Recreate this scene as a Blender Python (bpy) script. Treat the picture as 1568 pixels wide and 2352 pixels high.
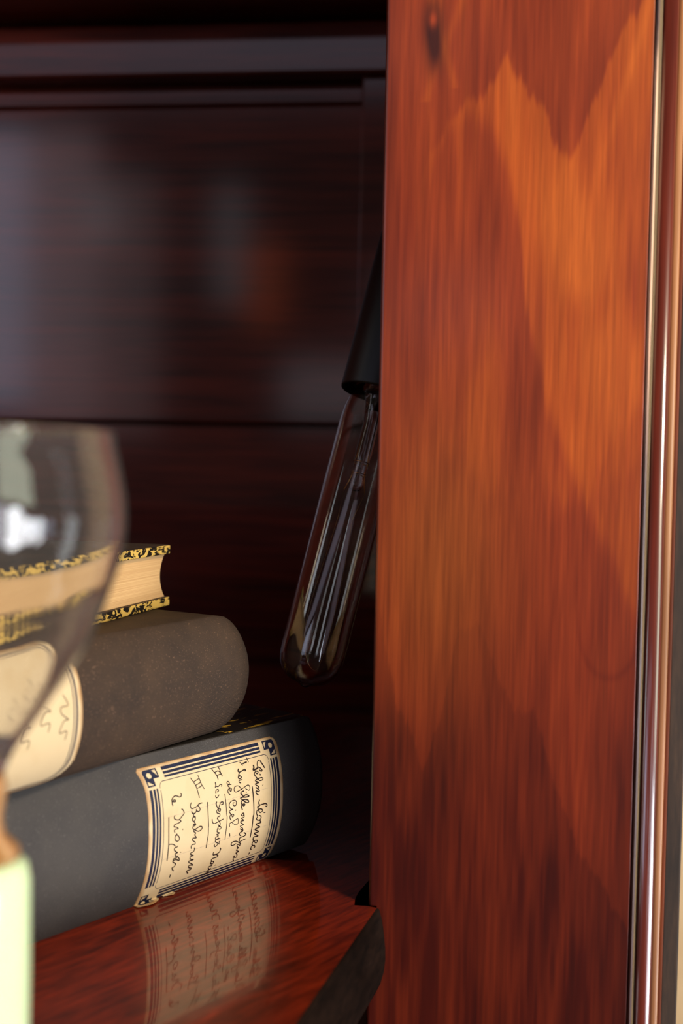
import bpy, bmesh, math, random
import numpy as np
from mathutils import Vector, Matrix, noise
random.seed(4)
sc = bpy.context.scene
for o in list(bpy.data.objects):
    bpy.data.objects.remove(o)
rad = math.radians

# ------------------------------------------------------------------ camera
# shelf top is z = 0, the bookcase faces -Y, metres
CAM = Vector((0, 0, .16))
yaw, pitch, roll = rad(6), rad(2.1), rad(1.09)
Fv = Vector((-math.sin(yaw)*math.cos(pitch), math.cos(yaw)*math.cos(pitch), -math.sin(pitch)))
R0 = Vector((math.cos(yaw), math.sin(yaw), 0)); U0 = R0.cross(Fv)
Rv = R0*math.cos(roll)+U0*math.sin(roll); Uv = U0*math.cos(roll)-R0*math.sin(roll)
cd = bpy.data.cameras.new('camera'); cam = bpy.data.objects.new('camera', cd)
sc.collection.objects.link(cam); sc.camera = cam
cam.matrix_world = Matrix(((Rv.x, Uv.x, -Fv.x, CAM.x), (Rv.y, Uv.y, -Fv.y, CAM.y), (Rv.z, Uv.z, -Fv.z, CAM.z), (0, 0, 0, 1)))
cd.sensor_fit = 'VERTICAL'; cd.sensor_height = 36; cd.lens = 40; cd.clip_start = .01
cd.dof.use_dof = True; cd.dof.focus_distance = .448; cd.dof.aperture_fstop = 6.6

# ------------------------------------------------------------------ colour management
sc.view_settings.view_transform = 'Standard'; sc.view_settings.look = 'None'
sc.view_settings.exposure = 0; sc.view_settings.gamma = 1; sc.view_settings.use_curve_mapping = False
try:
    sc.cycles.caustics_reflective = False; sc.cycles.caustics_refractive = False
    sc.cycles.transparent_max_bounces = 16; sc.cycles.max_bounces = 16; sc.cycles.transmission_bounces = 12
    sc.cycles.use_denoising = True
except Exception: pass

# ------------------------------------------------------------------ world: the room in front of the bookcase with its windows and added glow patches
W = bpy.data.worlds.new('room'); sc.world = W; W.use_nodes = True
wt = W.node_tree; wt.nodes.clear()
def wn(t, **k):
    n = wt.nodes.new(t)
    for a, b in k.items(): setattr(n, a, b)
    return n
def wm(op, a, b=None, c=None):
    n = wn('ShaderNodeMath', operation=op)
    for i, v in enumerate((a, b, c)):
        if v is None: continue
        if isinstance(v, (int, float)): n.inputs[i].default_value = v
        else: wt.links.new(v, n.inputs[i])
    return n.outputs[0]
tc = wn('ShaderNodeTexCoord'); sx = wn('ShaderNodeSeparateXYZ'); wt.links.new(tc.outputs['Generated'], sx.inputs[0])
ny = wm('MAXIMUM', wm('MULTIPLY', sx.outputs[1], -1), .02)
wu = wm('DIVIDE', sx.outputs[0], ny); wv = wm('DIVIDE', sx.outputs[2], ny)
behind = wm('GREATER_THAN', wm('MULTIPLY', sx.outputs[1], -1), .03)
def sstep(v, e0, e1):
    n = wn('ShaderNodeMapRange', interpolation_type='SMOOTHSTEP')
    n.inputs['From Min'].default_value = e0; n.inputs['From Max'].default_value = e1
    wt.links.new(v, n.inputs['Value']); return n.outputs['Result']
acc = None
def addc(maskv, col, strength):
    global acc
    n = wn('ShaderNodeVectorMath', operation='SCALE')
    n.inputs[0].default_value = [c*strength for c in col]
    if maskv is None: n.inputs['Scale'].default_value = 1
    else: wt.links.new(maskv, n.inputs['Scale'])
    if acc is None: acc = n.outputs[0]
    else:
        m = wn('ShaderNodeVectorMath', operation='ADD'); wt.links.new(acc, m.inputs[0]); wt.links.new(n.outputs[0], m.inputs[1]); acc = m.outputs[0]
GLOWS = [  # windows plus glow patches added for reflections: tan(azimuth) range (negative = towards the left wall), tan(elevation) range, colour, radiance
    (-.95, -.395, .05, .30, (.72, .76, 1.0), 2.6),
    (-.395, -.33, .03, .30, (1.0, .80, .88), 1.1),
    (-.33, -.275, .03, .26, (1.0, .76, .80), .6),
    (-.338, -.312, .20, .245, (.75, .9, 1.0), .7),
    (-.222, -.196, .145, .25, (.75, .9, 1.0), .8),
    (-.195, -.160, .125, .20, (1.0, .16, .03), 1.2),
    (-.160, -.070, .045, .095, (.95, .9, 1.0), .8),
    (-.90, .02, .335, .42, (.85, .78, 1.0), .8),  # dim glow added for the sheen on the back rail
    (-.066, .03, .115, .172, (.9, .85, 1.0), 1.6),  # glow added for the sheen band on the pillar
    (.28, .40, -.05, .30, (.9, .92, 1.0), 2.0),
    (.60, .98, -.60, .20, (.9, .9, 1.0), 7.0),
    (1.10, 1.55, -.55, .18, (.95, .97, 1.0), 27.0),
    (1.72, 2.15, -.55, -.02, (.95, .97, 1.0), 30.0),
    (2.45, 3.3, -.75, -.05, (.95, .97, 1.0), 16.0),
    (.85, 2.3, .30, .95, (.80, .88, .68), 4.5),
    (-2.6, -1.5, .0, .9, (.9, .95, 1.0), 3.0),
]
addc(None, (1.0, .86, .72), .035)
for u0, u1, v0, v1, col, s in GLOWS:
    e = .014
    m = wm('MULTIPLY', wm('MULTIPLY', sstep(wu, u0-e, u0+e), wm('SUBTRACT', 1, sstep(wu, u1-e, u1+e))),
           wm('MULTIPLY', sstep(wv, v0-e, v0+e), wm('SUBTRACT', 1, sstep(wv, v1-e, v1+e))))
    addc(wm('MULTIPLY', m, behind), col, s)
bg = wn('ShaderNodeBackground'); wo = wn('ShaderNodeOutputWorld')
wt.links.new(acc, bg.inputs['Color']); bg.inputs['Strength'].default_value = 1.0
wt.links.new(bg.outputs[0], wo.inputs[0])

# ------------------------------------------------------------------ lamps: the daylight window on the right, soft room light
def area(name, loc, target, size, power, col, sy=None):
    l = bpy.data.lights.new(name, 'AREA'); l.energy = power; l.color = col; l.size = size
    if sy: l.shape = 'RECTANGLE'; l.size_y = sy
    o = bpy.data.objects.new(name, l); sc.collection.objects.link(o); o.location = loc
    o.rotation_euler = (Vector(target)-Vector(loc)).to_track_quat('-Z', 'Y').to_euler(); return o
area('window_light', (.76, -.24, .98), (-.02, .42, .10), 0.16, 15.5, (1.0, .83, .62), .24)

# ------------------------------------------------------------------ helpers
def T(o, label=None, cat=None, group=None, kind=None):
    if label: o['label'] = label
    if cat: o['category'] = cat
    if group: o['group'] = group
    if kind: o['kind'] = kind
    return o
def empty(name, loc=(0, 0, 0), rz=0):
    o = bpy.data.objects.new(name, None); sc.collection.objects.link(o); o.location = loc; o.rotation_euler = (0, 0, rz)
    o.empty_display_size = .02; return o
def link(name, me, mat, parent=None, smooth=False, bevel=0, seg=2, auto=None):
    for m in (mat if isinstance(mat, (list, tuple)) else [mat]): me.materials.append(m)
    o = bpy.data.objects.new(name, me); sc.collection.objects.link(o)
    if parent: o.parent = parent
    if smooth:
        me.polygons.foreach_set('use_smooth', [True]*len(me.polygons))
    if bevel:
        b = o.modifiers.new('bevel', 'BEVEL'); b.width = bevel; b.segments = seg; b.limit_method = 'ANGLE'; b.angle_limit = rad(40)
        b.harden_normals = False
    return o
def mk(name, verts, faces, mat, parent=None, **k):
    me = bpy.data.meshes.new(name); me.from_pydata([tuple(v) for v in verts], [], faces); me.update()
    return link(name, me, mat, parent, **k)
def box(name, lo, hi, mat, parent=None, bevel=.001, **k):
    x0, y0, z0 = lo; x1, y1, z1 = hi
    v = [(x0, y0, z0), (x1, y0, z0), (x1, y1, z0), (x0, y1, z0), (x0, y0, z1), (x1, y0, z1), (x1, y1, z1), (x0, y1, z1)]
    f = [(3, 2, 1, 0), (4, 5, 6, 7), (0, 1, 5, 4), (1, 2, 6, 5), (2, 3, 7, 6), (3, 0, 4, 7)]
    return mk(name, v, f, mat, parent, bevel=bevel, **k)
def loft(name, rings, mat, parent=None, close=True, caps=True, **k):
    n = len(rings[0]); v = [p for r in rings for p in r]; f = []
    for i in range(len(rings)-1):
        for j in range(n if close else n-1):
            a = i*n+j; b = i*n+(j+1) % n
            f.append((a, b, b+n, a+n))
    if caps: f.append(tuple(range(n))[::-1]); f.append(tuple((len(rings)-1)*n+j for j in range(n)))
    return mk(name, v, f, mat, parent, **k)
def revolve(name, prof, mat, parent=None, n=64, M=None, capb=False, capt=False, **k):
    v = []; f = []
    for r, z in prof:
        for j in range(n):
            a = 2*math.pi*j/n; p = Vector((r*math.cos(a), r*math.sin(a), z)); v.append(M @ p if M else p)
    for i in range(len(prof)-1):
        for j in range(n):
            a = i*n+j; b = i*n+(j+1) % n; f.append((a, b, b+n, a+n))
    if capb: f.append(tuple(range(n))[::-1])
    if capt: f.append(tuple((len(prof)-1)*n+j for j in range(n)))
    return mk(name, v, f, mat, parent, smooth=True, **k)
def tube(name, pts, r, mat, parent=None, n=8):
    pts = [Vector(p) for p in pts]; rings = []
    for i, p in enumerate(pts):
        t = (pts[min(i+1, len(pts)-1)]-pts[max(i-1, 0)]).normalized()
        a = t.orthogonal().normalized() if i == 0 else (a - t*a.dot(t)).normalized()
        b = t.cross(a)
        rings.append([p+(a*math.cos(2*math.pi*j/n)+b*math.sin(2*math.pi*j/n))*r for j in range(n)])
    return loft(name, rings, mat, parent, smooth=True)
def crom(p, n=6):
    if len(p) < 3: return [Vector(q) for q in p]
    p = [Vector(q) for q in p]; P = [p[0]]+p+[p[-1]]; out = []
    for i in range(1, len(P)-2):
        a, b, c, d = P[i-1:i+3]
        for k in range(n):
            t = k/n
            out.append(.5*((2*b)+(-a+c)*t+(2*a-5*b+4*c-d)*t*t+(-a+3*b-3*c+d)*t*t*t))
    out.append(p[-1]); return out

# ------------------------------------------------------------------ materials
def srgb(r, g, b):
    return tuple(((c/255)/12.92 if c/255 <= .04045 else ((c/255+.055)/1.055)**2.4) for c in (r, g, b))+(1,)
class Mt:
    def __init__(s, name, **kw):
        s.m = bpy.data.materials.new(name); s.m.use_nodes = True; s.t = s.m.node_tree
        s.b = s.t.nodes['Principled BSDF']
        for a, v in kw.items(): s.set(a, v)
    def set(s, a, v):
        a = {'col': 'Base Color', 'rough': 'Roughness', 'metal': 'Metallic', 'coat': 'Coat Weight', 'crough': 'Coat Roughness', 'ior': 'IOR',
             'spec': 'Specular IOR Level', 'trans': 'Transmission Weight', 'sheen': 'Sheen Weight', 'sub': 'Subsurface Weight', 'alpha': 'Alpha'}[a]
        if hasattr(v, 'is_linked') or isinstance(v, bpy.types.NodeSocket): s.t.links.new(v, s.b.inputs[a])
        else: s.b.inputs[a].default_value = v
    def n(s, t, **k):
        n = s.t.nodes.new(t)
        for a, b in k.items(): setattr(n, a, b)
        return n
    def l(s, a, b): s.t.links.new(a, b)
    def co(s, scale=(1, 1, 1), kind='Object'):
        a = s.n('ShaderNodeTexCoord'); b = s.n('ShaderNodeMapping'); b.inputs['Scale'].default_value = scale
        s.l(a.outputs[kind], b.inputs[0]); return b.outputs[0]
    def noise(s, v, scale, detail=4, rough=.55, dist=0):
        a = s.n('ShaderNodeTexNoise'); a.inputs['Scale'].default_value = scale; a.inputs['Detail'].default_value = detail
        a.inputs['Roughness'].default_value = rough; a.inputs['Distortion'].default_value = dist; s.l(v, a.inputs['Vector']); return a.outputs['Fac']
    def ramp(s, f, stops, interp='LINEAR'):
        a = s.n('ShaderNodeValToRGB'); a.color_ramp.interpolation = interp; e = a.color_ramp.elements
        while len(e) < len(stops): e.new(.5)
        for x, (p, c) in zip(e, stops): x.position = p; x.color = c
        s.l(f, a.inputs[0]); return a.outputs[0]
    def mix(s, f, a, b, mode='MIX'):
        n = s.n('ShaderNodeMix', data_type='RGBA', blend_type=mode)
        for i, v in ((0, f), (6, a), (7, b)):
            if isinstance(v, bpy.types.NodeSocket): s.l(v, n.inputs[i])
            else: n.inputs[i].default_value = v
        return n.outputs[2]
    def bump(s, h, strength=.3, dist=.0005):
        a = s.n('ShaderNodeBump'); a.inputs['Strength'].default_value = strength; a.inputs['Distance'].default_value = dist
        s.l(h, a.inputs['Height']); s.l(a.outputs[0], s.b.inputs['Normal'])

# varnished figured wood of the pillar: the figure is a colour attribute, fine pores come from noise
M = {}
m = Mt('figured_varnished_wood', rough=.38, coat=.35, crough=.16, spec=.35)
at = m.n('ShaderNodeVertexColor'); at.layer_name = 'figure'
g1 = m.noise(m.co((900, 900, 30)), 1, 4, .6); g2 = m.noise(m.co((260, 260, 9)), 1, 4, .6)
c = m.mix(.5, at.outputs[0], m.ramp(g1, [(.3, (.62, .55, .5, 1)), (.62, (1.25, 1.25, 1.2, 1))]), 'MULTIPLY')
c = m.mix(.6, c, m.ramp(g2, [(.3, (.7, .62, .55, 1)), (.65, (1.22, 1.2, 1.2, 1))]), 'MULTIPLY')
m.set('col', c); m.bump(g1, .05, .0002); M['figured'] = m.m

def wood(name, dark, light, sc1, rough=.3, coat=.4, crough=.12, spec=.5, bump=.05, rot=0, fig=.75):
    m = Mt(name, rough=rough, coat=coat, crough=crough, spec=spec)
    def co2(s):
        a = m.co((1, 1, 1)); r1 = m.n('ShaderNodeVectorRotate', rotation_type='Z_AXIS'); m.l(a, r1.inputs['Vector']); r1.inputs['Angle'].default_value = rot
        r2 = m.n('ShaderNodeVectorMath', operation='MULTIPLY'); m.l(r1.outputs[0], r2.inputs[0]); r2.inputs[1].default_value = s; return r2.outputs[0]
    g = m.noise(co2(sc1), 1, 5, .6, .3); h = m.noise(co2(tuple(q*.16 for q in sc1)), 1, 3, .55, .8)
    c = m.mix(fig, m.ramp(g, [(.3, dark), (.7, light)]), m.ramp(h, [(.36, (.35, .32, .3, 1)), (.62, (1.25, 1.25, 1.25, 1))]), 'MULTIPLY')
    m.set('col', c); m.bump(g, bump, .0003); return m.m
M['panel'] = wood('dark_varnished_wood', srgb(72, 25, 16), srgb(120, 44, 26), (10, 60, 200), .5, 1.0, .09, spec=.12, bump=.10, fig=.55)
M['shelf'] = wood('polished_red_brown_wood', srgb(66, 17, 8), srgb(140, 42, 16), (60, 420, 60), .34, .62, .05, spec=.15, bump=.04, rot=-.99, fig=.5)
M['shelfend'] = wood('dark_end_grain', srgb(14, 8, 6), srgb(28, 17, 12), (120, 120, 400), .8, 0, .2, spec=.04)
M['bead'] = wood('red_moulding_wood', srgb(84, 27, 18), srgb(120, 44, 28), (300, 300, 14), .30, .9, .13)
M['bead'].node_tree.nodes['Principled BSDF'].inputs['Coat IOR'].default_value = 1.9
m = Mt('varnished_edge_painted_highlight', rough=.45, coat=.08, crough=.2)
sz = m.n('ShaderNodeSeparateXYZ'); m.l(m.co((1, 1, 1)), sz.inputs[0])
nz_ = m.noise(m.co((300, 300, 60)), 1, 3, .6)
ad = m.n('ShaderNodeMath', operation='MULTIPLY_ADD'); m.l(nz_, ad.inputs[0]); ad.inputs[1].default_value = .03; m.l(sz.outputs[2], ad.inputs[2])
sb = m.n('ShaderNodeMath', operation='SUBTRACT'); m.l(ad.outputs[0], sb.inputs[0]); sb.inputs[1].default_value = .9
m.set('col', m.ramp(sb.outputs[0], [(.17, srgb(60, 22, 14)), (.235, srgb(206, 160, 128)), (.310, srgb(216, 174, 140)), (.335, srgb(60, 22, 14))])); M['fillet'] = m.m  # cream stretch is a reflection highlight painted along the edge
M['edge'] = wood('red_brown_board_edge', srgb(90, 40, 20), srgb(120, 58, 30), (300, 300, 14), .6, 0, .2, spec=.2)
M['tanfillet'] = wood('orange_wood_fillet', srgb(150, 98, 60), srgb(176, 122, 80), (300, 300, 14), .45, .1, .25)
M['darkedge'] = wood('dull_dark_brown_wood', srgb(38, 24, 14), srgb(62, 42, 27), (700, 700, 90), .7, 0, .3)
m = Mt('beige_wall_paint', rough=.9); m.set('col', m.ramp(m.noise(m.co((8, 8, 8)), 4), [(.3, srgb(200, 168, 126)), (.7, srgb(214, 184, 142))])); M['wall'] = m.m
m = Mt('floor_boards', rough=.5); m.set('col', m.ramp(m.noise(m.co((60, 3, 3)), 1), [(.3, srgb(80, 50, 30)), (.7, srgb(120, 80, 50))])); M['floor'] = m.m

def cloth(name, c0, c1, worn, sheen=.0):
    m = Mt(name, rough=.75, spec=.3)
    co = m.co((1, 1, 1), 'UV')
    def wave(axis, f):
        w = m.n('ShaderNodeTexWave', wave_type='BANDS', bands_direction=axis); w.inputs['Scale'].default_value = f
        w.inputs['Distortion'].default_value = 2.2; w.inputs['Detail'].default_value = 2; w.inputs['Detail Scale'].default_value = 1.5
        m.l(co, w.inputs['Vector']); return w.outputs['Fac']
    mm = m.n('ShaderNodeMath', operation='MAXIMUM'); m.l(wave('X', 620), mm.inputs[0]); m.l(wave('Y', 620), mm.inputs[1])
    mo = m.co((1, 1, 1)); big = m.noise(mo, 55, 5, .6); fine = m.noise(mo, 1400, 3, .7)
    base = m.mix(big, c0, c1)
    base = m.mix(m.ramp(fine, [(.60, (0, 0, 0, 1)), (.78, (1, 1, 1, 1))]), base, worn)
    base = m.mix(.45, base, m.ramp(mm.outputs[0], [(.2, (.45, .45, .45, 1)), (.9, (1.2, 1.2, 1.2, 1))]), 'MULTIPLY')
    m.set('col', base); m.bump(mm.outputs[0], .5, .00025)
    return m.m
M['cloth1'] = cloth('charcoal_book_cloth', srgb(50, 49, 52), srgb(78, 73, 69), srgb(112, 106, 102))
M['cloth2'] = cloth('brown_grey_book_cloth', srgb(30, 27, 27), srgb(80, 60, 44), srgb(140, 106, 84))

def marble(name, sx, thr=.53, yel=srgb(214, 168, 58), blk=srgb(22, 18, 14)):
    m = Mt(name, rough=.45); v = m.co(sx)
    n = m.noise(v, 1, 4, .6, 1.6)
    m.set('col', m.ramp(n, [(thr-.02, blk), (thr+.02, yel)])); return m.m
M['marble1'] = marble('black_marbled_paper', (24, 95, 60), .575)
M['marble3'] = marble('yellow_marbled_paper', (150, 150, 300), .50, srgb(206, 168, 84), srgb(26, 20, 15))
M['boardface'] = wood('worn_dark_board_paper', srgb(40, 28, 20), srgb(66, 46, 30), (300, 300, 300), .7, 0, .2)
m = Mt('page_edges', rough=.85)
pn = m.noise(m.co((8, 8, 2600)), 1, 3, .6)
m.set('col', m.mix(m.noise(m.co((30, 30, 120)), 1), m.ramp(pn, [(.3, srgb(168, 124, 76)), (.7, srgb(214, 176, 122))]), srgb(198, 156, 104))); m.bump(pn, .5, .0003)
M['pages'] = m.m
m = Mt('aged_label_paper', rough=.62)
vc = m.n('ShaderNodeVertexColor'); vc.layer_name = 'stain'
pc = m.mix(m.ramp(m.noise(m.co((1, 1, 1)), 70, 4, .6), [(.5, (0, 0, 0, 1)), (.85, (.6, .6, .6, 1))]), srgb(210, 186, 146), srgb(190, 158, 110))
m.set('col', m.mix(vc.outputs[0], pc, srgb(160, 116, 68))); M['paper'] = m.m
m = Mt('navy_print', rough=.5); m.set('col', m.ramp(m.noise(m.co((1, 1, 1)), 1500, 3, .6), [(.3, srgb(12, 16, 38)), (.64, srgb(22, 29, 60)), (.76, srgb(110, 104, 108))])); M['navy'] = m.m
M['ink'] = Mt('brown_black_ink', rough=.5, col=srgb(34, 16, 12)).m
M['rule'] = Mt('grey_ruling', rough=.6, col=srgb(150, 132, 128)).m

m = Mt('smoky_bulb_glass', rough=.0, trans=1.0, ior=1.47, col=(.86, .83, .80, 1)); M['bulbglass'] = m.m
M['clearglass'] = Mt('clear_glass', rough=.0, trans=1.0, ior=1.47, col=(.97, .97, .96, 1)).m
m = Mt('hazed_clear_glass', rough=.0, trans=1.0, ior=1.47, col=(.97, .97, .96, 1))
df = m.n('ShaderNodeBsdfDiffuse'); df.inputs[0].default_value = (.85, .82, .78, 1); tr = m.n('ShaderNodeBsdfTranslucent'); tr.inputs[0].default_value = (.85, .82, .78, 1)
a1 = m.n('ShaderNodeMixShader'); a1.inputs[0].default_value = .5; m.l(df.outputs[0], a1.inputs[1]); m.l(tr.outputs[0], a1.inputs[2])
a2 = m.n('ShaderNodeMixShader'); a2.inputs[0].default_value = .045; m.l(m.b.outputs[0], a2.inputs[1]); m.l(a1.outputs[0], a2.inputs[2])  # small diffuse share imitates pale reflections as a haze on the bowl
m.l(a2.outputs[0], m.t.nodes['Material Output'].inputs[0]); M['hazedglass'] = m.m
M['greenstem'] = Mt('pale_green_opaline_glass', rough=.12, col=srgb(206, 228, 184), sub=.15, spec=.6).m
M['amber'] = Mt('amber_glass', rough=.1, col=srgb(176, 128, 78), trans=.35).m
M['blackplastic'] = Mt('black_plastic', rough=.45, col=srgb(10, 9, 8), spec=.3).m
M['steel'] = Mt('dull_steel', rough=.3, metal=1, col=srgb(150, 140, 130)).m
M['wire'] = Mt('copper_filament', rough=.3, metal=1, col=srgb(200, 150, 90)).m
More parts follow.
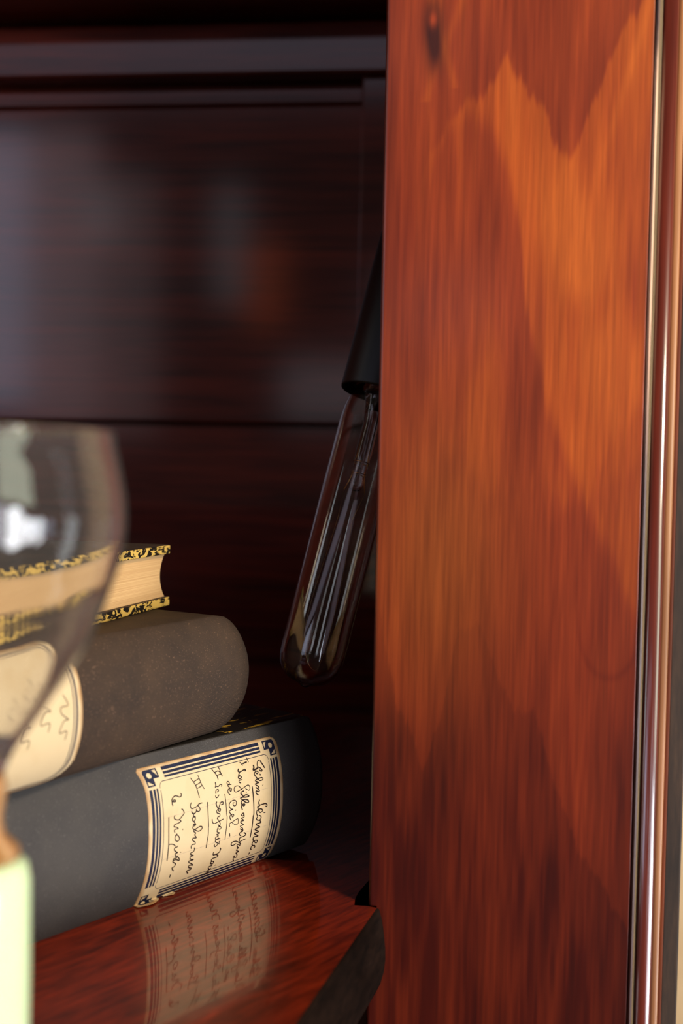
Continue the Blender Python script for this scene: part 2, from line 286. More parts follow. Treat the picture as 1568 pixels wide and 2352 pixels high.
INK = '''48:-1028,4358 -950,4234 -832,4042
30:-1052,4363 -1125,4376 -1198,4304 -1229,4200 -1197,4126
60:-1197,4126 -1295,4093 -1426,4075 -1485,4094 -1428,4168 -1439,4263
42:-1193,4142 -1091,4090 -999,3987 -1056,3960 -1145,4023
38:-1364,3952 -1310,3905 -1238,3946 -1290,4003 -1394,3992 -1460,3919 -1402,3822 -1305,3709 -1202,3625 -1062,3613 -1006,3651 -1075,3708 -1216,3709 -1370,3696 -1439,3657 -1357,3607 -1261,3553 -1388,3552 -1454,3531 -1396,3476 -1287,3401 -1273,3355 -1405,3355
50:-1167,3855 -1109,3818
50:-1053,3421 -1034,3400
38:-1440,3397 -1331,3323 -1246,3235 -1311,3210 -1430,3264 -1438,3204 -1402,3135 -1301,3070
42:-1641,3476 -1593,3026 -1563,2665 -1548,2355 -1578,2265 -1584,1905 -1594,1630 -1600,1407
44:-1237,2870 -1286,2765 -1244,2631 -1344,2578
38:-1344,2578 -1232,2647 -1053,2652 -898,2646 -800,2579 -828,2504 -889,2545
38:-1346,2643 -1330,2550 -1218,2364 -1089,2353 -1055,2417 -1148,2483 -1302,2490 -1388,2438 -1381,2329 -1321,2225 -1377,2147 -1317,2070 -1186,2048 -1105,2112 -1153,2201 -1259,2243
30:-996,2314 -942,2287 -873,2286
40:-1226,2058 -1080,1932 -1218,1918 -1358,1915 -1310,1857 -1122,1738 -1311,1728 -1397,1712 -1320,1652 -1144,1557 -1295,1547 -1395,1540 -1315,1477 -1129,1364 -1352,1382 -1402,1338 -1375,1255 -1311,1180 -1142,1068 -1085,1121 -1162,1190 -1305,1198 -1373,1139 -1368,1060 -1299,983
40:-1149,853 -1144,912 -1237,986 -1333,972 -1381,907 -1306,797
46:-1353,710 -1352,609
30:-2128,4494 -2006,4340
46:-1750,4436 -1998,4405
28:-1717,4596 -1661,4403
44:-2255,4265 -2314,4196 -2237,4132
38:-1962,4140 -1901,4137 -1938,4186 -2107,4158 -2237,4132 -2287,4075 -2322,4031 -2243,3999 -2181,3937 -2238,3897 -2333,3916 -2346,3977 -2255,3998
34:-2150,3838 -2298,3841 -2339,3815 -2311,3759 -2242,3729
28:-2235,3463 -2332,3602 -2448,3659 -2596,3646 -2644,3537 -2567,3453 -2420,3458 -2093,3529 -1863,3582 -1770,3464 -1832,3372 -2024,3472
42:-2104,3402 -2253,3389 -2293,3337 -2211,3260 -2164,3198 -2014,3228 -1867,3171 -1855,3133 -2017,3141 -2214,3174 -2313,3157 -2167,3042 -1994,2918 -1869,2908 -1882,2981 -2019,3046 -2167,3060 -2279,3014 -2241,2910 -2141,2823 -2067,2846 -2117,2892 -2229,2881 -2259,2800 -2200,2673
46:-1995,3322 -1976,3308
30:-2894,3906 -2939,3923 -2985,3874 -2935,3814 -2859,3833 -2894,3906
30:-2759,3780 -2914,3793 -2955,3760 -2902,3707 -2862,3649 -2860,3556 -2802,3535 -2777,3615 -2860,3665 -2964,3602 -2962,3500 -2862,3395
30:-2657,3060 -2730,3041 -2682,2944 -2572,2938 -2548,3071 -2656,3155 -2850,3136 -2936,3017 -2851,2860 -2729,2816 -2874,2796 -2933,2757 -2859,2680 -2797,2621 -2757,2525 -2685,2543 -2687,2605 -2798,2638 -2881,2596 -2876,2491 -2799,2403
46:-2589,2752 -2567,2735
24:-2794,2328 -2626,2205 -2499,2154 -2408,2225 -2431,2357 -2494,2386 -2782,2320 -2888,2283 -2869,2156
34:-2842,1891 -2808,1766
26:-3155,3489 -3113,3175 -3064,2696 -3037,2597 -3041,2249 -3060,1989 -3060,1703
34:-2133,2542 -2231,2520 -2241,2460 -2147,2427 -2120,2530 -2099,2366 -2235,2362 -2181,2296 -2102,2242 -2257,2243 -2270,2192 -2108,2065 -2243,2061 -2262,2021 -2138,1928 -2101,1810 -2203,1798
36:-2276,1943 -2105,1807 -2202,1794 -2264,1759 -2271,1706 -2167,1625
40:-2028,1728 -1957,1683 -1891,1611 -2005,1566 -2154,1566 -2237,1522 -2194,1418
34:-1856,1425 -2037,1406 -2228,1380 -2398,1461 -2574,1479 -2655,1416 -2595,1336 -2458,1328 -2370,1361
36:-2255,1387 -2166,1336 -2079,1257 -2128,1219 -2211,1282 -2281,1272 -2237,1175 -2158,1126 -2226,1077 -2215,1017 -2073,939 -2166,926 -2211,915 -2102,790 -2110,694 -2236,749 -2287,823
36:-2202,730 -2263,678 -2174,552 -2109,533
30:-3645,4505 -3521,4348 -3449,4236 -3414,4086
30:-3310,4550 -3248,4426 -3226,4294 -3169,4155
30:-3517,4362 -3344,4387 -3245,4298
30:-3449,4236 -3322,4248 -3196,4253
38:-3583,4018 -3578,3888 -3629,3826
30:-3581,3867 -3453,3835 -3339,3892 -3263,3855 -3302,3805
30:-3561,3653 -3477,3665 -3470,3722 -3550,3738 -3620,3679 -3610,3590
30:-3451,3528 -3518,3469 -3583,3438 -3631,3478 -3636,3537
48:-3591,3300 -3625,3241 -3617,3165
34:-3370,3134 -3270,3135 -3260,3205 -3346,3233 -3421,3183 -3475,3075 -3527,3019 -3617,3165
30:-3527,3019 -3496,2916 -3413,2897 -3403,2970 -3517,2995 -3599,2953 -3578,2859 -3443,2799 -3441,2708 -3533,2699 -3563,2646 -3477,2548
30:-3239,2557 -3445,2521 -3732,2482 -3817,2584 -3841,2694
30:-3466,2518 -3397,2397 -3455,2334 -3522,2411
30:-3499,2229 -3381,2186 -3346,2254 -3433,2313 -3513,2278 -3547,2195 -3539,2117 -3407,2046 -3528,2022 -3569,2016 -3456,1942 -3596,1915 -3597,1853 -3540,1820
34:-3328,1794 -3485,1864
34:-3373,1813 -3558,1805 -3577,1739 -3469,1665 -3398,1623 -3487,1559 -3554,1537 -3612,1607 -3602,1660
24:-3411,1634 -3331,1582 -3366,1717
36:-3242,1408 -3197,1323 -3267,1212 -3403,1184 -3539,1188 -3584,1265 -3549,1320
36:-3403,1184 -3252,1077 -3352,1038 -3539,1041 -3573,968 -3504,898
40:-3469,913 -3394,842 -3456,784 -3566,849 -3567,899 -3469,913
40:-3420,705 -3569,715 -3603,657 -3516,571
36:-3254,683 -3226,670
40:-3413,583 -3516,562 -3595,517 -3586,479 -3450,438
60:-3494,443 -3577,407 -3679,368
30:-4076,3388 -4058,2966 -4015,2450 -4024,2428 -4011,2124 -4036,1855 -4041,1608
26:-4775,4399 -4621,4162 -4544,3964 -4499,3757 -4466,3621
26:-4390,4425 -4328,4218 -4270,4038 -4177,3892
26:-4642,4236 -4345,4305
26:-4576,4097 -4303,4157
26:-4543,3971 -4273,4024
32:-4881,3536 -4947,3450 -4916,3329 -4819,3301 -4619,3337 -4516,3402 -4346,3409
34:-4559,3353 -4466,3202 -4528,3128 -4646,3183 -4644,3241
40:-4646,3169 -4747,3104 -4845,3125 -4901,3210
34:-4806,3088 -4777,2994 -4708,2964 -4827,2976 -4866,2897 -4786,2813 -4717,2864 -4712,2965
34:-4786,2813 -4684,2665 -4793,2698 -4803,2684 -4734,2705 -4703,2646 -4821,2629 -4818,2540 -4698,2497 -4482,2550 -4360,2507 -4376,2422 -4514,2380 -4656,2436 -4738,2492 -4784,2437 -4670,2343 -4726,2297 -4660,2206 -4635,2155 -4796,2179 -4830,2128 -4743,2046 -4678,2000 -4667,1922 -4788,1937 -4858,1879 -4823,1779
36:-4686,1790 -4651,1704 -4715,1628 -4830,1612 -4816,1547 -4659,1466 -4780,1475 -4822,1408 -4766,1346 -4611,1288 -4730,1289 -4849,1290 -4807,1215 -4688,1149 -4565,1051 -4730,1097 -4799,1068 -4729,984 -4630,955 -4612,885 -4713,889 -4806,876 -4745,775 -4685,749
34:-5365,3974 -5339,3899 -5425,3847 -5622,3928 -5763,3888 -5827,3776 -5672,3727 -5648,3767 -5738,3799 -5823,3734 -5801,3603
34:-5397,3404 -5323,3360 -5271,3234 -5370,3141 -5526,3047 -5678,3081 -5762,3157 -5721,3248
32:-5526,3047 -5430,2967 -5564,2926 -5736,2908 -5774,2859 -5773,2836 -5639,2790 -5561,2714 -5695,2731 -5761,2689 -5721,2608
40:-5352,2651 -5328,2628
34:-5650,2475 -5633,2543 -5706,2459 -5700,2341 -5599,2258 -5496,2291 -5512,2398 -5633,2529
32:-6000,2167 -5977,2234 -5784,2186 -5659,2082
36:-5543,2067 -5597,2036 -5692,2031 -5700,1944 -5592,1856 -5528,1809 -5640,1794 -5603,1693 -5530,1613 -5682,1608 -5689,1549 -5554,1543 -5383,1466 -5415,1567 -5543,1678
36:-5689,1549 -5695,1490 -5581,1412 -5527,1351 -5582,1273 -5671,1251 -5625,1159 -5545,1089
44:-5660,979 -5660,850
34:-5381,1794 -5358,1773
34:-6025,3244 -6029,2890 -6024,2608 -6009,2169 -6013,1876 -6007,1620'''

# ------------------------------------------------------------------ bookcase
XL, XR, YF, YB = -.0306, .0634, .4125, .72       # pillar left and right edge, its face, the back panel
case = T(empty('bookcase', (-.35, .56, -.9)), 'red-brown varnished wooden bookcase with figured pillar and dark back panels', 'bookcase')
co = Vector((.35, -.56, .9))                      # bookcase-local offset
def cb(name, lo, hi, mat, bevel=.001, parent=None):
    o = box(name, Vector(lo)+co, Vector(hi)+co, mat, parent or case, bevel); return o

# pillar: a board whose face carries the wood figure
def sst(x, a, b):
    t = np.clip((x-a)/(b-a), 0, 1); return t*t*(3-2*t)
def fig_colour(X, Z):
    """wood figure; a, b run over the board: a 0..630 across, b 0..2352 downwards along the part at eye height"""
    a = (X-XL)/(XR-XL)*630; b = (.3284-Z)/(.3284+.0444)*2352
    rs = np.random.RandomState(3)
    def n1(x, seed, f):
        r = np.random.RandomState(seed).rand(4096)*2-1; x = x*f+seed*7.3; i = np.floor(x).astype(int); t = x-i; t = t*t*(3-2*t)
        return r[i % 4096]*(1-t)+r[(i+1) % 4096]*t
    def n2(x, y, seed, fx, fy):
        r = np.random.RandomState(seed).rand(64, 64)*2-1; x = x*fx; y = y*fy
        i = np.floor(x).astype(int); j = np.floor(y).astype(int); t = x-i; s = y-j; t = t*t*(3-2*t); s = s*s*(3-2*s)
        g = lambda p, q: r[p % 64, q % 64]
        return (g(i, j)*(1-t)+g(i+1, j)*t)*(1-s)+(g(i, j+1)*(1-t)+g(i+1, j+1)*t)*s
    jag = n1(a, 5, .13)*11+n1(a, 6, .35)*8+n1(a, 7, .04)*9       # saw-tooth along the grain
    def gau(ca, cb_, ra, rb, ang=0):
        da = a-ca; db = b-cb_; c, s = math.cos(ang), math.sin(ang)
        return np.exp(-(((da*c+db*s)/ra)**2+((-da*s+db*c)/rb)**2))
    def below(pts, w=14, j=1.0):
        pa = [p[0] for p in pts]; pb = [p[1] for p in pts]
        return sst(b+jag*j, np.interp(a, pa, pb)-w, np.interp(a, pa, pb)+w)
    t = .52+.0*a
    t = t+.06*n2(a, b, 11, .02, .0035)+.05*n2(a, b, 12, .06, .006)+.045*n2(a, b, 13, .15, .01)
    # first cathedral arch
    arch = below([(0, 700), (60, 520), (110, 330), (180, 255), (235, 215), (262, 170), (285, 118), (305, 165), (345, 215), (375, 240), (400, 320), (425, 350), (440, 365), (455, 345), (485, 255), (515, 170), (560, 80), (600, 20), (630, -20)], 15)
    inner = below([(0, 900), (90, 480), (125, 330), (170, 270), (215, 258), (270, 300), (300, 380), (330, 520), (350, 700), (400, 900), (440, 1000), (630, 1400)], 45, 1.3)
    t = t+.22*arch*(1-.80*inner)*sst(a, 70, 190)
    t = t-.05*(1-arch)*gau(420, 200, 120, 170)+.07*(1-sst(b, 100, 700))
    t = t+.16*gau(580, 150, 12, 220, .28)                             # light ray, upper right
    t = t+.30*gau(470, 600, 62, 170, -.15)+.16*gau(400, 470, 60, 120)+.10*gau(540, 830, 45, 160)
    t = t-.16*gau(470, 700, 26, 60, .1)-.13*gau(520, 690, 22, 70, .2)-.10*gau(590, 660, 30, 90)
    t = t-.10*gau(60, 760, 130, 300)-.06*gau(20, 200, 60, 260)
    t = t-.12*gau(330, 980, 60, 240, .2)+.10*gau(260, 930, 45, 200)
    # long flame tips around b 1100
    tips = 1-below([(0, 1050), (200, 1040), (300, 1100), (420, 1120), (455, 1150), (480, 1100), (560, 1010), (630, 900)], 26, 3.0)
    t = t+.08*tips*sst(b, 500, 900)
    band = below([(0, 1400), (60, 1590), (110, 1660), (135, 1560), (200, 1330), (260, 1210), (330, 1160), (420, 1170), (520, 1110), (630, 1030)], 30, 1.2)
    t = t-.05*band
    arch2 = below([(0, 1330), (35, 1500), (62, 1610), (95, 1650), (125, 1740), (165, 1640), (205, 1430), (260, 1400), (300, 1520), (335, 1590), (400, 1620), (440, 1760), (500, 1900), (630, 2100)], 7, .9)
    t = t+.05*(1-arch2)*sst(b, 900, 1200)-.03*arch2
    ring = np.abs(np.sqrt(((a-565)/75)**2+((b-1390)/130)**2)-1)
    t = t-.07*np.exp(-(ring/.07)**2)*sst(b-(a-565)*.6, 1370, 1450)-.04*gau(565, 1400, 80, 130)
    t = t-.22*sst(b, 1150, 2050)  # overall tone darker towards the bottom
    # knot near the top left with its rays
    kn = gau(112, 60, 26, 62, 0)*1.0+gau(120, 130, 22, 45)*.6
    ray = np.exp(-((a-(112-(-55+.33*(190-b))))/9)**2)*(b < 200)+np.exp(-((a-(112+(-45+.36*(190-b)))-45)/12)**2)*(b < 230)
    t = t+.09*ray*sst(b, -300, 0)
    t = np.clip(t, .02, .98)
    P = [0, .22, .42, .62, .80, 1.0]
    C = np.array([(32, 8, 4), (62, 17, 8), (102, 37, 18), (126, 51, 24), (150, 68, 26), (170, 84, 32)])/255.
    C = C**2.2
    col = np.stack([np.interp(t, P, C[:, i]) for i in range(3)], -1)
    brown = (gau(150, 1250, 170, 330)*.75)[..., None]
    col = col*(1-brown)+brown*(np.array([122, 64, 28])/255.)**2.2*(.55+.8*t[..., None])
    k = np.clip(kn, 0, .9)[..., None]
    col = col*(1-k)+k*(np.array([34, 10, 10])/255.)**2.2
    k = (gau(112, 45, 9, 16)*.8)[..., None]
    col = col*(1-k)+k*(np.array([150, 60, 30])/255.)**2.2
    return col
nx, nz = 190, 1000
z0, z1 = -.14, .64
xs = np.linspace(XL, XR, nx); zs = np.linspace(z0, z1, nz)
XX, ZZ = np.meshgrid(xs, zs)
edge = .0012*(1-np.sqrt(np.clip(1-((np.clip(XL+.0012-XX, 0, None))/.0012)**2, 0, 1)))
YY = YF+edge
V = np.stack([XX+co.x, YY+co.y, ZZ+co.z], -1).reshape(-1, 3)
I = np.arange(nz*nx).reshape(nz, nx)
Q = np.stack([I[:-1, :-1], I[:-1, 1:], I[1:, 1:], I[1:, :-1]], -1).reshape(-1, 4)
back = []
nb = len(V)
ring = list(I[0, :])+list(I[1:, -1])+list(I[-1, ::-1][1:])+list(I[::-1, 0][1:-1])
BV = V[ring].copy(); BV[:, 1] = YF+.022+co.y
V2 = np.concatenate([V, BV]); n = len(ring)
faces = Q.tolist()+[(ring[(i+1) % n], ring[i], nb+i, nb+(i+1) % n) for i in range(n)]+[tuple(range(nb, nb+n))[::-1]]
pil = mk('pillar', V2, faces, M['figured'], case)
at = pil.data.color_attributes.new('figure', 'FLOAT_COLOR', 'POINT')
colr = np.ones((len(V2), 4)); colr[:nb, :3] = fig_colour(XX, ZZ).reshape(-1, 3); colr[nb:, :3] = colr[ring, :3]
at.data.foreach_set('color', colr.astype(np.float32).ravel())
sm = [True]*(len(Q))+[False]*(n+1)
pil.data.polygons.foreach_set('use_smooth', sm)
cb('pillar_base', (XL, YF+.0005, -.9), (XR, YF+.022, z0), M['shelf'])

# moulding along the pillar's right edge
def vstrip(name, prof, mat, parent, zlo=-.9, zhi=.64, smooth=False):
    r = [[Vector((x, y, z))+co for x, y in prof] for z in (zlo, zhi)]
    return loft(name, r, mat, parent, smooth=smooth)
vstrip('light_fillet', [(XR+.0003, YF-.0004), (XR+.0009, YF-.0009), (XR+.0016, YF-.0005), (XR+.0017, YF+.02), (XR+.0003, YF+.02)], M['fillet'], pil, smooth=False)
cx, r = XR+.0057, .0028
bead = [(cx-r*math.cos(q), YF+.0012-r*.62*math.sin(q)**.9) for q in [math.pi*i/24 for i in range(25)]]+[(cx+r, YF+.02), (cx-r, YF+.02)]
bd = vstrip('bead_moulding', bead, M['bead'], pil, smooth=True)
cx2, r2 = XR+.0099, .0013
f2 = [(cx2-r2*math.cos(q), YF+.0022-r2*.5*math.sin(q)) for q in [math.pi*i/12 for i in range(13)]]+[(cx2+r2, YF+.02), (cx2-r2, YF+.02)]
vstrip('outer_fillet', f2, M['tanfillet'], pil, smooth=True)
cb('edge_board', (XR+.0112, YF+.0032, -.9), (XR+.0128, YF+.024, .64), M['edge'], .0005)
cb('side_edge_board', (XR+.0128, YF+.006, -.9), (XR+.0188, YF+.03, .64), M['darkedge'], .0006)

# inside of the case
SB = .456                                         # back edge of the front board
cb('side_panel', (.030, YF+.022, -.9), (.048, YB, .64), M['panel'])
cb('side_panel', (-.80, .13, -.9), (-.78, YB, .64), M['panel'])
bk = cb('back_panel', (-.78, YB+.006, -.9), (.030, YB+.018, .64), M['panel'])
cb('lower_back_board', (-.78, YB, -.034), (.030, YB+.006, .1872), M['panel'], .0012, bk)
cb('raised_back_panel', (-.78, YB-.003, .1885), (.030, YB+.006, .3895), M['panel'], .002, bk)
cb('back_strip', (-.78, YB-.001, .3908), (.030, YB+.006, .4000), M['panel'], .0008, bk)
cb('back_rail', (-.78, YB-.012, .4055), (.030, YB+.006, .4375), M['panel'], .002, bk)
cb('corner_batten', (-.0675, YB-.0045, .1900), (.030, YB+.0055, .4370), M['panel'], .0015, bk)
cb('top_board', (-.78, YF+.022, .620), (.030, YB, .640), M['panel'])
cb('upper_shelf', (-.78, YB-.055, .4425), (.030, YB+.004, .4600), M['panel'])

# shelf: a deep front board that laps in front of the pillar, and a rear board behind it
E0, E1 = Vector((-.0262, .4105)), Vector((-.0795, .122))
ed = (E0-E1).normalized()
notch = [(XL-.0002, YF-.0006), (-.0357, YF-.0006), (-.0361, .417), (-.0356, .424), (-.0340, .432), (-.0322, .440), (XL-.0006, SB)]
out = [(-.78, .13), (E1.x-.012, .122), (E1.x, .124)]
out = [(-.78, .122), (E1.x-.004, .122), (E1.x, .126)]+[(E0.x, E0.y-.004), (E0.x-.0012, YF-.0007)]+notch+[(-.78, SB)]
# nosing profile along the right end: straight at the top, rounded below
prof = [(-.0012, 0), (-.0004, -.0003), (0, -.0012), (.0010, -.005), (.0018, -.010), (.0023, -.015), (.0024, -.019), (.0019, -.0235), (.0007, -.028), (-.0012, -.0320), (-.0038, -.0357), (-.0072, -.0390), (-.0110, -.0418), (-.0155, -.0438), (-.020, -.045)]
nrm = Vector((ed.y, -ed.x))
nseg = 24
rings = []
line = [E1+(E0-E1)*i/nseg for i in range(nseg+1)]
top = []; verts = []; faces = []
R = []
for p in line:
    R.append([Vector((p.x+nrm.x*d, min(p.y+nrm.y*d, YF-.0007), z))+co for d, z in prof])
for rr in R: verts += rr
k = len(prof)
for i in range(nseg):
    for j in range(k-1):
        a = i*k+j; faces.append((a, a+1, a+k+1, a+k))
nend = mk('shelf', [], [], M['shelf'], case); bpy.data.objects.remove(nend)
# board body
body = [(-.78, .122)]+[(R[0][0]-co).xy[:]]+[(rr[0]-co).xy[:] for rr in R[1:]]+notch+[(-.78, SB)]
bot = [(-.78, .122)]+[(rr[-1]-co).xy[:] for rr in R]+[(notch[0][0]-.016, notch[0][1])]+notch[1:]+[(-.78, SB)]
bm = bmesh.new()
tv = [bm.verts.new(Vector((x, y, 0))+co) for x, y in body]
bv = [bm.verts.new(Vector((x, y, -.045))+co) for x, y in bot]
bm.faces.new(tv); bm.faces.new(bv[::-1])
nb_ = len(body)
for i in range(nb_):
    if 1 <= i <= nseg: continue
    j = (i+1) % nb_
    bm.faces.new((tv[j], tv[i], bv[i], bv[j]))
bmesh.ops.triangulate(bm, faces=[f for f in bm.faces if len(f.verts) > 4])
bmesh.ops.recalc_face_normals(bm, faces=bm.faces)
me = bpy.data.meshes.new('shelf'); bm.to_mesh(me); bm.free()
shelf = link('shelf', me, M['shelf'], case)
nosing = mk('end_nosing', verts, [f[::-1] for f in faces]+[tuple((nseg)*k+j for j in range(k))], M['shelfend'], shelf, smooth=True)
cb('rear_shelf_board', (-.78, SB+.0006, -.036), (.030, YB, -.0022), M['shelf'], .0006)
cb('base_cabinet', (-.78, .16, -.9), (-.13, .40, -.0455), M['panel'])

# ------------------------------------------------------------------ surroundings
wall = box('wall_right', (-.02, .95, -.9), (1.6, 1.0, 1.2), M['wall']); T(wall, kind='structure')
fl = box('floor', (-2, -3, -.94), (2.2, 1.2, -.9), M['floor']); T(fl, kind='structure')

# ------------------------------------------------------------------ books
class Spine:
    """rounded spine in the book's own frame: x along the book, y into the book, z up"""
    def __init__(s, h, B, n, m=1.0): s.h, s.B, s.n, s.m = h, B, n, m
    def off(s, z): return -s.B*max(1-abs(2*z/s.h-1)**s.n, 0)**s.m
    def p(s, t, z, d=0):
        e = 1e-5; z = min(max(z, 0), s.h)
        z_a, z_b = max(z-e, 0), min(z+e, s.h)
        dy = (s.off(z_b)-s.off(z_a))/(z_b-z_a); n = Vector((0, -1, dy)).normalized()
        return Vector((t, s.off(z), z))+n*d
def build_book_cloth(root, sp, t0, t1, depth, clothmat, boardmat, top_paper, board=.0028, wrap=.0025, rnd=1.0, rl=1.0):
    h = sp.h; k = 36
    zz = [h*(1-math.cos(math.pi*i/k))/2 for i in range(k+1)]
    ts = [t0]+[t0+(t1-.006*rl-t0)*i/30 for i in range(1, 30)]+[t1-.0050*rl, t1-.0036*rl, t1-.0022*rl, t1-.0011*rl, t1-.0004*rl, t1]
    ins = dict(zip(ts[-5:], [.0002*rnd, .0007*rnd, .0014*rnd, .0022*rnd, .0032*rnd]))
    V = []; F = []; uv = []
    for t in ts:
        q = ins.get(t, 0)
        ring = [Vector((t, wrap, q))]+[sp.p(t, z)+Vector((0, q, (h/2-z)/h*2*q)) for z in zz]+[Vector((t, wrap, h-q))]
        zi = [h-.0016-q-(h-.0032-2*q)*i/8 for i in range(9)]
        ring += [Vector((t, wrap, h-.0016-q))]+[Vector((t, sp.off(z)*.8+.0016+q, z)) for z in zi]+[Vector((t, wrap, .0016+q))]
        V += ring
    n = len(ring)
    for i in range(len(ts)-1):
        for j in range(n):
            a = i*n+j; b = i*n+(j+1) % n; F.append((b, a, a+n, b+n))
    for base, rev in ((0, False), ((len(ts)-1)*n, True)):
        # cap as quads between the outer and the inner curve
        o_ = list(range(0, k+3)); i_ = list(range(k+3, n))[::-1]
        for j in range(k+2):
            a0, a1 = base+o_[j], base+o_[j+1]
            c0 = base+i_[min(int(j/(k+2)*len(i_)), len(i_)-1)]; c1 = base+i_[min(int((j+1)/(k+2)*len(i_)), len(i_)-1)]
            f = (a0, a1, c1, c0) if c0 != c1 else (a0, a1, c0)
            F.append(f if rev else f[::-1])
    s = mk('spine', V, F, clothmat, root, smooth=True)
    ul = s.data.uv_layers.new(name='UV')
    for l in s.data.loops:
        v = s.data.vertices[l.vertex_index].co; ul.data[l.index].uv = (v.x, v.z+v.y*.6)
    for z_lo, z_hi in ((0, board), (h-board, h)):
        box('cover_board', (t0, wrap+.0001, z_lo), (t1-.0032*rnd, depth, z_hi), boardmat, root, .0006)
    box('page_block', (t0+.004, .004, board), (t1-.006, depth-.004, h-board), M['pages'], root, 0)
    return s

# lowest book
PX, PY, ANG = -.0769, .4564, math.atan2(.835, .5505)
b1 = T(empty('bound_book', (PX, PY, 0), ANG), 'charcoal cloth-bound book lying lowest, its whole handwritten blue-bordered label showing', 'book')
S1 = Spine(.055, .008, 2.4)
build_book_cloth(b1, S1, -.200, .0290, .150, M['cloth1'], M['marble1'], True)

# arc length table for the label
zt = np.linspace(.0512, .0004, 400); yt = np.array([S1.off(z) for z in zt])
arc = np.concatenate([[0], np.cumsum(np.hypot(np.diff(zt), np.diff(yt)))]); LV = arc[-1]
def lab(u, v, d=0):
    """point on the label: u from its near end, v down from its top edge; below the spine it turns out onto the shelf"""
    t = -.0697+u-.0026*max(0, 1-v/.010)**2*max(0, 1-u/.02)
    if v <= LV: return S1.p(t, float(np.interp(v, arc, zt)), d+.0001)
    p = S1.p(t, .0004, .0001); w = v-LV
    return p+Vector((0, -w*.93, .0006*math.sin(min(w/.004, 1)*1.6)*0+d+.0004*w/.004))
LW = .0712
UVL = []
def rasterise(name, inside, u0, u1, v0, v1, step, d, mat, parent, thick=0):
    nu = int(round((u1-u0)/step)); nv = int(round((v1-v0)/step)); idx = {}; V = []; F = []
    def g(i, j):
        if (i, j) not in idx:
            idx[(i, j)] = len(V); V.append(lab(u0+(u1-u0)*i/nu, v0+(v1-v0)*j/nv, d)); UVL.append((u0+(u1-u0)*i/nu, v0+(v1-v0)*j/nv))
        return idx[(i, j)]
    for i in range(nu):
        for j in range(nv):
            if inside(u0+(u1-u0)*(i+.5)/nu, v0+(v1-v0)*(j+.5)/nv): F.append((g(i, j), g(i, j+1), g(i+1, j+1), g(i+1, j)))
    o = mk(name, V, F, mat, parent, smooth=True)
    if thick:
        s = o.modifiers.new('solid', 'SOLIDIFY'); s.thickness = thick; s.offset = -1
    return o
def vmax(u):
    m = u*1000
    if m < 11: return LV+.0042*math.sin(math.pi*min(max((m+2.5)/15, 0), 1))
    if m < 13.6: return LV-.0006+.0004*abs(m-12)
    if m < 19: return LV+.0026-.0006*abs(m-17)
    return LV+.0002
def in_label(u, v):
    r = .0035
    if v > vmax(u): return False
    if u > LW-r and v < r and math.hypot(u-LW+r, v-r) > r: return False
    if u > LW-r and v > LV-r and math.hypot(u-LW+r, v-LV+r) > r: return False
    if u < .0012 and v < .0012-u: return False
    return True
UVL.clear()
label = rasterise('paper_label', in_label, 0, LW, 0, LV+.0046, .00035, 0, M['paper'], b1, .0002); label_uv = list(UVL)
T(label, 'cream paper label with navy border and handwriting')
def stain(o, dist):
    at = o.data.color_attributes.new('stain', 'FLOAT_COLOR', 'POINT'); c = np.ones((len(o.data.vertices), 4), np.float32)
    for i, q in enumerate(dist): c[i, :3] = q
    at.data.foreach_set('color', c.ravel())
def edge_stain(co_, u, v, w, h_):
    e = min(u, w-u, v, h_-v); k = .5+.9*noise.noise(Vector((u*160, v*160, 3)))
    return max(0, min(.85, (.0016*k+.0009-e)/.0012*.6+.06*k))
stain(label, [edge_stain(None, *q, LW, LV+.003) for q in label_uv])
# printed border lines
def strip(pts, w, V, F, d, f):
    base = len(V)
    for i, p in enumerate(pts):
        a = pts[max(i-1, 0)]; b = pts[min(i+1, len(pts)-1)]
        t = (Vector(b)-Vector(a)); t = t.normalized() if t.length > 0 else Vector((1, 0))
        nn = Vector((-t.y, t.x))*w/2
        V.append(f(p[0]+nn.x, p[1]+nn.y, d)); V.append(f(p[0]-nn.x, p[1]-nn.y, d))
    for i in range(len(pts)-1):
        a = base+2*i; F.append((a, a+1, a+3, a+2))
def seg(a, b, n=60): return [(a[0]+(b[0]-a[0])*i/n, a[1]+(b[1]-a[1])*i/n) for i in range(n+1)]
V = []; F = []
BK = .0064                                         # corner block size
mg = .0017                                         # margin outside the print
lines = [(.0007, .0013), (.0024, .0010), (.0038, .0008), (.0053, .00026)]
bw = .0052
vt = .0012; vb = LV-.0004
for dd, w in lines:
    inner = w < .0003
    a = .0010+BK
    e = 0 if inner else a
    for v in (vt+dd, vb-dd):
        o_ = (bw+mg+.0020) if inner else mg+a+.0012-dd*.5*0
        strip(seg((o_, v), (LW-o_, v)), w, V, F, .00004, lab)
    for u in (mg+dd, LW-mg-dd):
        o_ = (bw+.0030) if inner else a
        strip(seg((u, vt+o_), (u, vb-o_)), w, V, F, .00004, lab)
for (cu, cv, su, sv) in ((mg+bw, vt+bw, 1, 1), (LW-mg-bw, vt+bw, -1, 1), (mg+bw, vb-bw, 1, -1), (LW-mg-bw, vb-bw, -1, -1)):
    arcp = [(cu+su*(.0024-.0024*math.sin(q)), cv+sv*(.0024-.0024*math.cos(q))) for q in [math.pi/2*i/10 for i in range(11)]]
    strip(arcp, .00022, V, F, .00004, lab)
mk('printed_border', V, F, M['navy'], label, smooth=True)
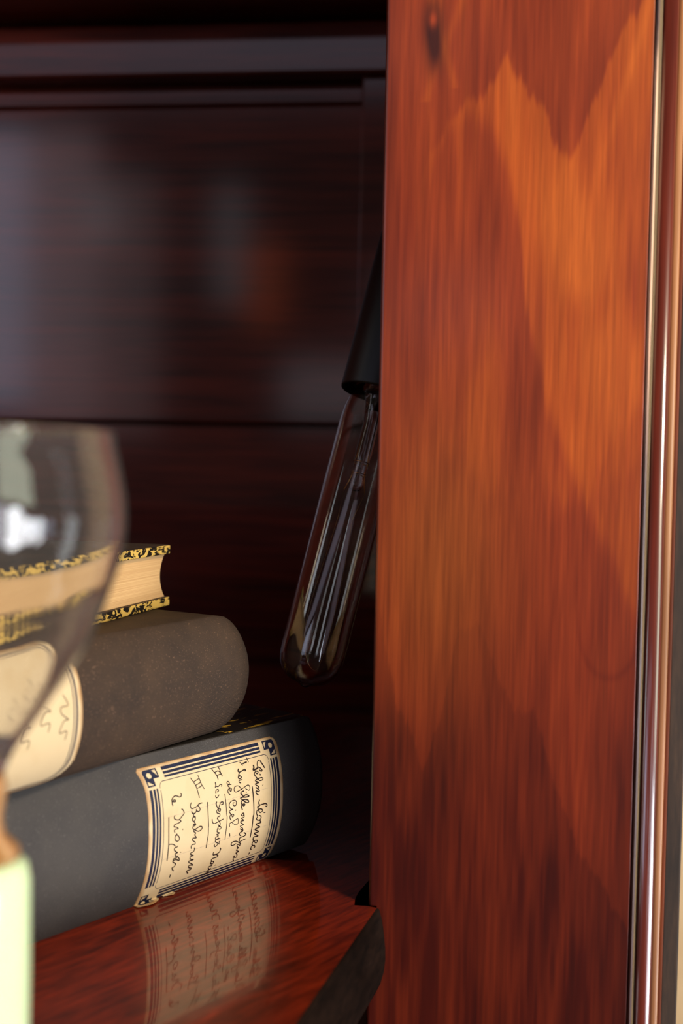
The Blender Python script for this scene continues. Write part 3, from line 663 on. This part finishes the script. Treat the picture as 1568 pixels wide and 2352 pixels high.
def in_block(u, v):
    """corner ornament: rounded square with a notch for the inner rule, a pale disc and two pale wedges left open"""
    if not (0 <= u <= BK and 0 <= v <= BK): return False
    if u < 1.4e-3 and v < 1.4e-3 and math.hypot(u-1.4e-3, v-1.4e-3) > 1.4e-3: return False
    if u > .0036 and v > .0036: return False
    if math.hypot(u-.0023, v-.0023) < .00105: return False
    for p, q in ((u, v), (v, u)):
        if .0042 < p < .0059 and .0005 < q < .0005+(p-.0042)*1.5 and q < .0030: return False
    return True
for q, (ou, su, ov, sv) in enumerate(((mg, 1, vt, 1), (LW-mg, -1, vt, 1), (mg, 1, vb, -1), (LW-mg, -1, vb, -1))):
    def f(u, v, ou=ou, su=su, ov=ov, sv=sv): return in_block((u-ou)*su, (v-ov)*sv)
    off = .0016 if q == 2 else 0
    ub, ue = (ou, ou+BK) if su > 0 else (ou-BK, ou); vb_, ve = (ov, ov+BK) if sv > 0 else (ov-BK, ov)
    if q == 2:
        def f(u, v, ou=ou): return in_block((u-ou), (LV+.0024-v))
        vb_, ve = LV+.0024-BK, LV+.0024
    rasterise('corner_ornament', f, ub, ue, vb_, ve, .00011, .00005, M['navy'], label)
# handwriting, strokes given in the spine's own coordinates (1/100 mm along, 1/100 mm up)
V = []; F = []
def sp1(t, z, d): return S1.p(t, z, d)
for lnq in INK.strip().splitlines():
    w, rest = lnq.split(':'); pts = [tuple(float(c)*1e-5 for c in q.split(',')) for q in rest.split()]
    p = crom(pts, 6) if len(pts) > 2 else [Vector(pts[0])+(Vector(pts[1])-Vector(pts[0]))*i/8 for i in range(9)]
    strip([(a.x, max(a.y, .0011)) for a in p], float(w)/9.8/5.6*1e-3*.62, V, F, .00022, sp1)
mk('handwriting', V, F, M['ink'], label, smooth=True)
V = []; F = []
for zc in (.0324, .0171):
    t = -.062
    while t < -.007:
        strip([(t, zc), (t+.00035, zc)], .00014, V, F, .00018, sp1); t += .0007
mk('dotted_rules', V, F, M['rule'], label)

# middle book
ANG2 = math.atan2(.9033, .429)
b2 = T(empty('bound_book', (-.1307, .3684, .055), ANG2), 'worn brown-grey cloth-bound book, middle of the pile, pale label at its left', 'book')
S2 = Spine(.0465, .0112, 2.1, .72)
build_book_cloth(b2, S2, -.110, .0960, .150, M['cloth2'], M['marble1'], True, wrap=.045, rnd=1.9, rl=3.4)
zt2 = np.linspace(.0450, .0008, 300); yt2 = np.array([S2.off(z) for z in zt2])
arc2 = np.concatenate([[0], np.cumsum(np.hypot(np.diff(zt2), np.diff(yt2)))]); LV2 = arc2[-1]
def lab2(u, v, d=0): return S2.p(u, float(np.interp(v, arc2, zt2)), d+.0001)
def rast2(name, inside, u0, u1, v0, v1, step, d, mat, parent, thick=0):
    global lab
    keep = lab; lab = lab2; o = rasterise(name, inside, u0, u1, v0, v1, step, d, mat, parent, thick); lab = keep; return o
L2a, L2b = -.075, -.0035
def rr(u, v, m, r):
    a, b, c, e = L2a+m, L2b-m, m*.6, LV2-m*.6
    if not (a < u < b and c < v < e): return False
    du = max(a+r-u, u-b+r, 0); dv = max(c+r-v, v-e+r, 0)
    return math.hypot(du, dv) <= r or du == 0 or dv == 0
UVL.clear()
l2 = rast2('paper_label', lambda u, v: rr(u, v, 0, .011), L2a, L2b, 0, LV2, .0005, 0, M['paper'], b2, .0002)
stain(l2, [edge_stain(None, u-L2a, v, L2b-L2a, LV2) for u, v in UVL])
T(l2, 'cream rounded paper label with thin blue border')
rast2('printed_border', lambda u, v: (rr(u, v, .0022, .009) and not rr(u, v, .0031, .0082)) or (rr(u, v, .0038, .0078) and not rr(u, v, .0042, .0074)), L2a, L2b, 0, LV2, .0002, .00005, M['navy'], l2)
V = []; F = []
for i, (t, z, s) in enumerate([(-.012, .030, 1), (-.020, .034, 1.2), (-.028, .030, 1)]):
    loop = crom([(t+.002*s*math.sin(k*1.9), z-.0028*k*.6+.001*math.cos(k*2.6)) for k in range(9)], 5)
    strip([(a.x, a.y) for a in loop], .0003, V, F, .0002, lambda u, v, d: S2.p(u, v, d))
mk('handwriting', V, F, M['ink'], l2)

# top book: lies across, its page ends facing right, the fore-edge at the far end
ANG3 = math.atan2(.987, .16)
b3 = T(empty('marbled_book', (-.1334-.0034, .398-.021, .1015), ANG3), 'old book with yellow and black marbled cover edges, topmost of the pile', 'book')
W3a, W3b, H3, L3, c3 = -.050, .0955, .0257, .20, .0038
def cover3(name, z0, z1):
    n = 8; r = .0022; base = []
    pts = [(W3a, 0), (W3b-r, 0)]+[(W3b-r+r*math.sin(q), r-r*math.cos(q)) for q in [math.pi/2*i/6 for i in range(1, 7)]]+[(W3b, L3-r), (W3b-r, L3), (W3a, L3)]
    bm = bmesh.new()
    lo = [bm.verts.new((x, y, z0)) for x, y in pts]; hi = [bm.verts.new((x, y, z1)) for x, y in pts]
    bm.faces.new(lo[::-1]); bm.faces.new(hi)
    for i in range(len(pts)): j = (i+1) % len(pts); bm.faces.new((lo[i], lo[j], hi[j], hi[i]))
    me = bpy.data.meshes.new(name); bm.to_mesh(me); bm.free()
    o = link(name, me, [M['marble3'], M['boardface']], b3, bevel=.0006, seg=3)
    for p in me.polygons[:2]: p.material_index = 1
    return o
cover3('cover_board', 0, c3); cover3('cover_board', H3-c3, H3)
# page block with a hollow fore-edge
rings = []
k = 14
for y in (.0022, L3-.003):
    rg = [Vector((W3a+.001, y, c3)), Vector((W3a+.001, y, H3-c3))]
    for i in range(k+1):
        q = i/k; z = H3-c3-(H3-2*c3)*q
        rg.append(Vector((W3b-.0022-.0048*math.sin(math.pi*q)**.8, y, z)))
    rings.append(rg)
loft('page_block', rings, M['pages'], b3)
sv = Spine(H3, .004, 2.2)
rg = []
for y in (0, L3):
    rg.append([Vector((W3a+sv.off(H3*i/12), y, H3*i/12)) for i in range(13)]+[Vector((W3a+.0012, y, H3-H3*i/4)) for i in range(5)])
loft('spine', rg, M['marble3'], b3)

# ------------------------------------------------------------------ lamp with tubular bulb
A = Vector((-.0620, .4581, .0717)); B = Vector((-.0352, .4826, .1948))
ax = (B-A).normalized(); zx = ax
xx = Vector((1, 0, 0)); xx = (xx-zx*xx.dot(zx)).normalized(); yy = zx.cross(xx)
MR = Matrix(((xx.x, yy.x, zx.x), (xx.y, yy.y, zx.y), (xx.z, yy.z, zx.z)))
lamp = T(empty('wall_lamp', A), 'black socket lamp with long clear tubular glass bulb, hanging tilted beside the pillar', 'lamp')
def LP(x, y, z): return MR @ Vector((x, y, z))
M4 = MR.to_4x4()
RB, Lb = .01345, .1255
po = [(.0, -.0006), (.0012, -.0004), (.0022, .0004), (.0045, .0009), (.0078, .0021), (.0105, .0043), (.0124, .0075), (.0132, .0110), (RB, .0150), (RB, .03), (RB, .06), (RB, .09), (RB, .1120), (.0131, .1170), (.0122, .1215), (.0108, .1255), (.0104, .1330)]
pi_ = [(max(r-.0008, 0), z+(.0010 if z < .012 else 0)) for r, z in po][::-1]
bulb = revolve('bulb', po+pi_, M['bulbglass'], lamp, 96, M4)
# fused glass mount, leads and fine filament inside
revolve('glass_mount', [(0, .083), (.0022, .0835), (.0030, .086), (.0022, .090), (.0030, .094), (.0036, .100), (.0034, .112), (.005, .122), (.008, .128), (.0001, .1285)], M['clearglass'], bulb, 40, M4)
for sx_ in (-1, 1):
    tube('lead_wire', [LP(.0015*sx_, 0, .118), LP(.0017*sx_, 0, .098), LP(.003*sx_, .001, .088), LP(.0045*sx_, .001, .083)], .00022, M['wire'], bulb)
fil = [LP(-.0045, .001, .083)]
for i in range(1, 40):
    q = i/40; ang = q*5.2; rr_ = .0060*(1-.25*math.cos(q*9))
    fil.append(LP(rr_*math.cos(ang+2.6), rr_*math.sin(ang+2.6), .083-.076*math.sin(math.pi*q)**.75))
fil.append(LP(.0045, .001, .083))
tube('filament', fil, .00007, M['wire'], bulb, 5)
for (z, r) in ((.0905, .0032), (.0955, .0034)):
    tube('support_ring', [LP(r*math.cos(q), r*math.sin(q), z) for q in [2*math.pi*i/24 for i in range(25)]], .00018, M['wire'], bulb, 6)
# socket sleeve with its steel inner ring
revolve('socket_sleeve', [(.0152, .1262), (.0162, .1254), (.0165, .1264), (.0163, .205), (.0150, .2085), (.0, .2088), (0, .2060), (.0140, .2050), (.0148, .140), (.0152, .1262)], M['blackplastic'], lamp, 72, M4)
revolve('socket_ring', [(.0112, .1340), (.0112, .1300), (.0145, .1290), (.0147, .1310), (.0147, .1345), (.0112, .1345)], M['steel'], lamp, 64, M4)
p0 = LP(0, 0, .208)
tube('wall_bracket', [p0, LP(.003, 0, .216), LP(.016, 0, .222), Vector((.030, .50, .29))-A], .0035, M['blackplastic'], lamp, 14)
revolve('bracket_plate', [(0, 0), (.014, 0), (.014, .003), (.012, .004), (0, .004)], M['blackplastic'], lamp, 40, Matrix.Translation(Vector((.030, .50, .29))-A) @ Matrix.Rotation(-math.pi/2, 4, 'Y'))

# ------------------------------------------------------------------ wine glass, close to the lens at the left
G = Vector((-.1021, .2304, 0))
wg = T(empty('wine_glass', G), 'clear wine glass with thick pale green stem, close up at the left edge', 'wine glass')
E_ = .160-.0006
prof = [(29.0, 7.5), (29.3, 5), (30.6, -1), (31.7, -8.5), (31.2, -16.8), (28.5, -26), (24.3, -37), (19.5, -45), (13.7, -53.5), (9.0, -60.0), (6.6, -65)]
pp = crom([(r, z, 0) for r, z in prof], 5)
outer = [(p.x*1e-3, E_+p.y*1e-3) for p in pp]
inner = [(max(r-.0007, .0), z+(.0007 if z < E_-.03 else 0)) for r, z in outer if r > .0085]
rim = [(outer[0][0]-.0003, outer[0][1]+.0004), (outer[0][0]-.0008, outer[0][1]+.0004)]
profile = [(0, E_-.0655)]+outer[::-1]+rim+inner+[(0, inner[-1][1]-.0022)]
revolve('bowl', profile, M['hazedglass'], wg, 96)
revolve('knop', [(0, E_-.0655), (.0066, E_-.0655), (.0072, E_-.069), (.0062, E_-.075), (.0068, E_-.0785), (.0098, E_-.0815), (.0102, E_-.0835), (0, E_-.0835)], M['amber'], wg, 64)
revolve('stem', [(0, E_-.0835), (.0095, E_-.0836), (.0116, E_-.0852), (.0123, E_-.089), (.0124, E_-.11), (.0122, E_-.135), (.0126, .010), (.0140, .0062), (0, .0062)], M['greenstem'], wg, 64)
revolve('foot', [(0, .0003), (.031, .0003), (.033, .0010), (.0325, .0020), (.024, .0032), (.0145, .0060), (0, .0062)], M['clearglass'], wg, 80)
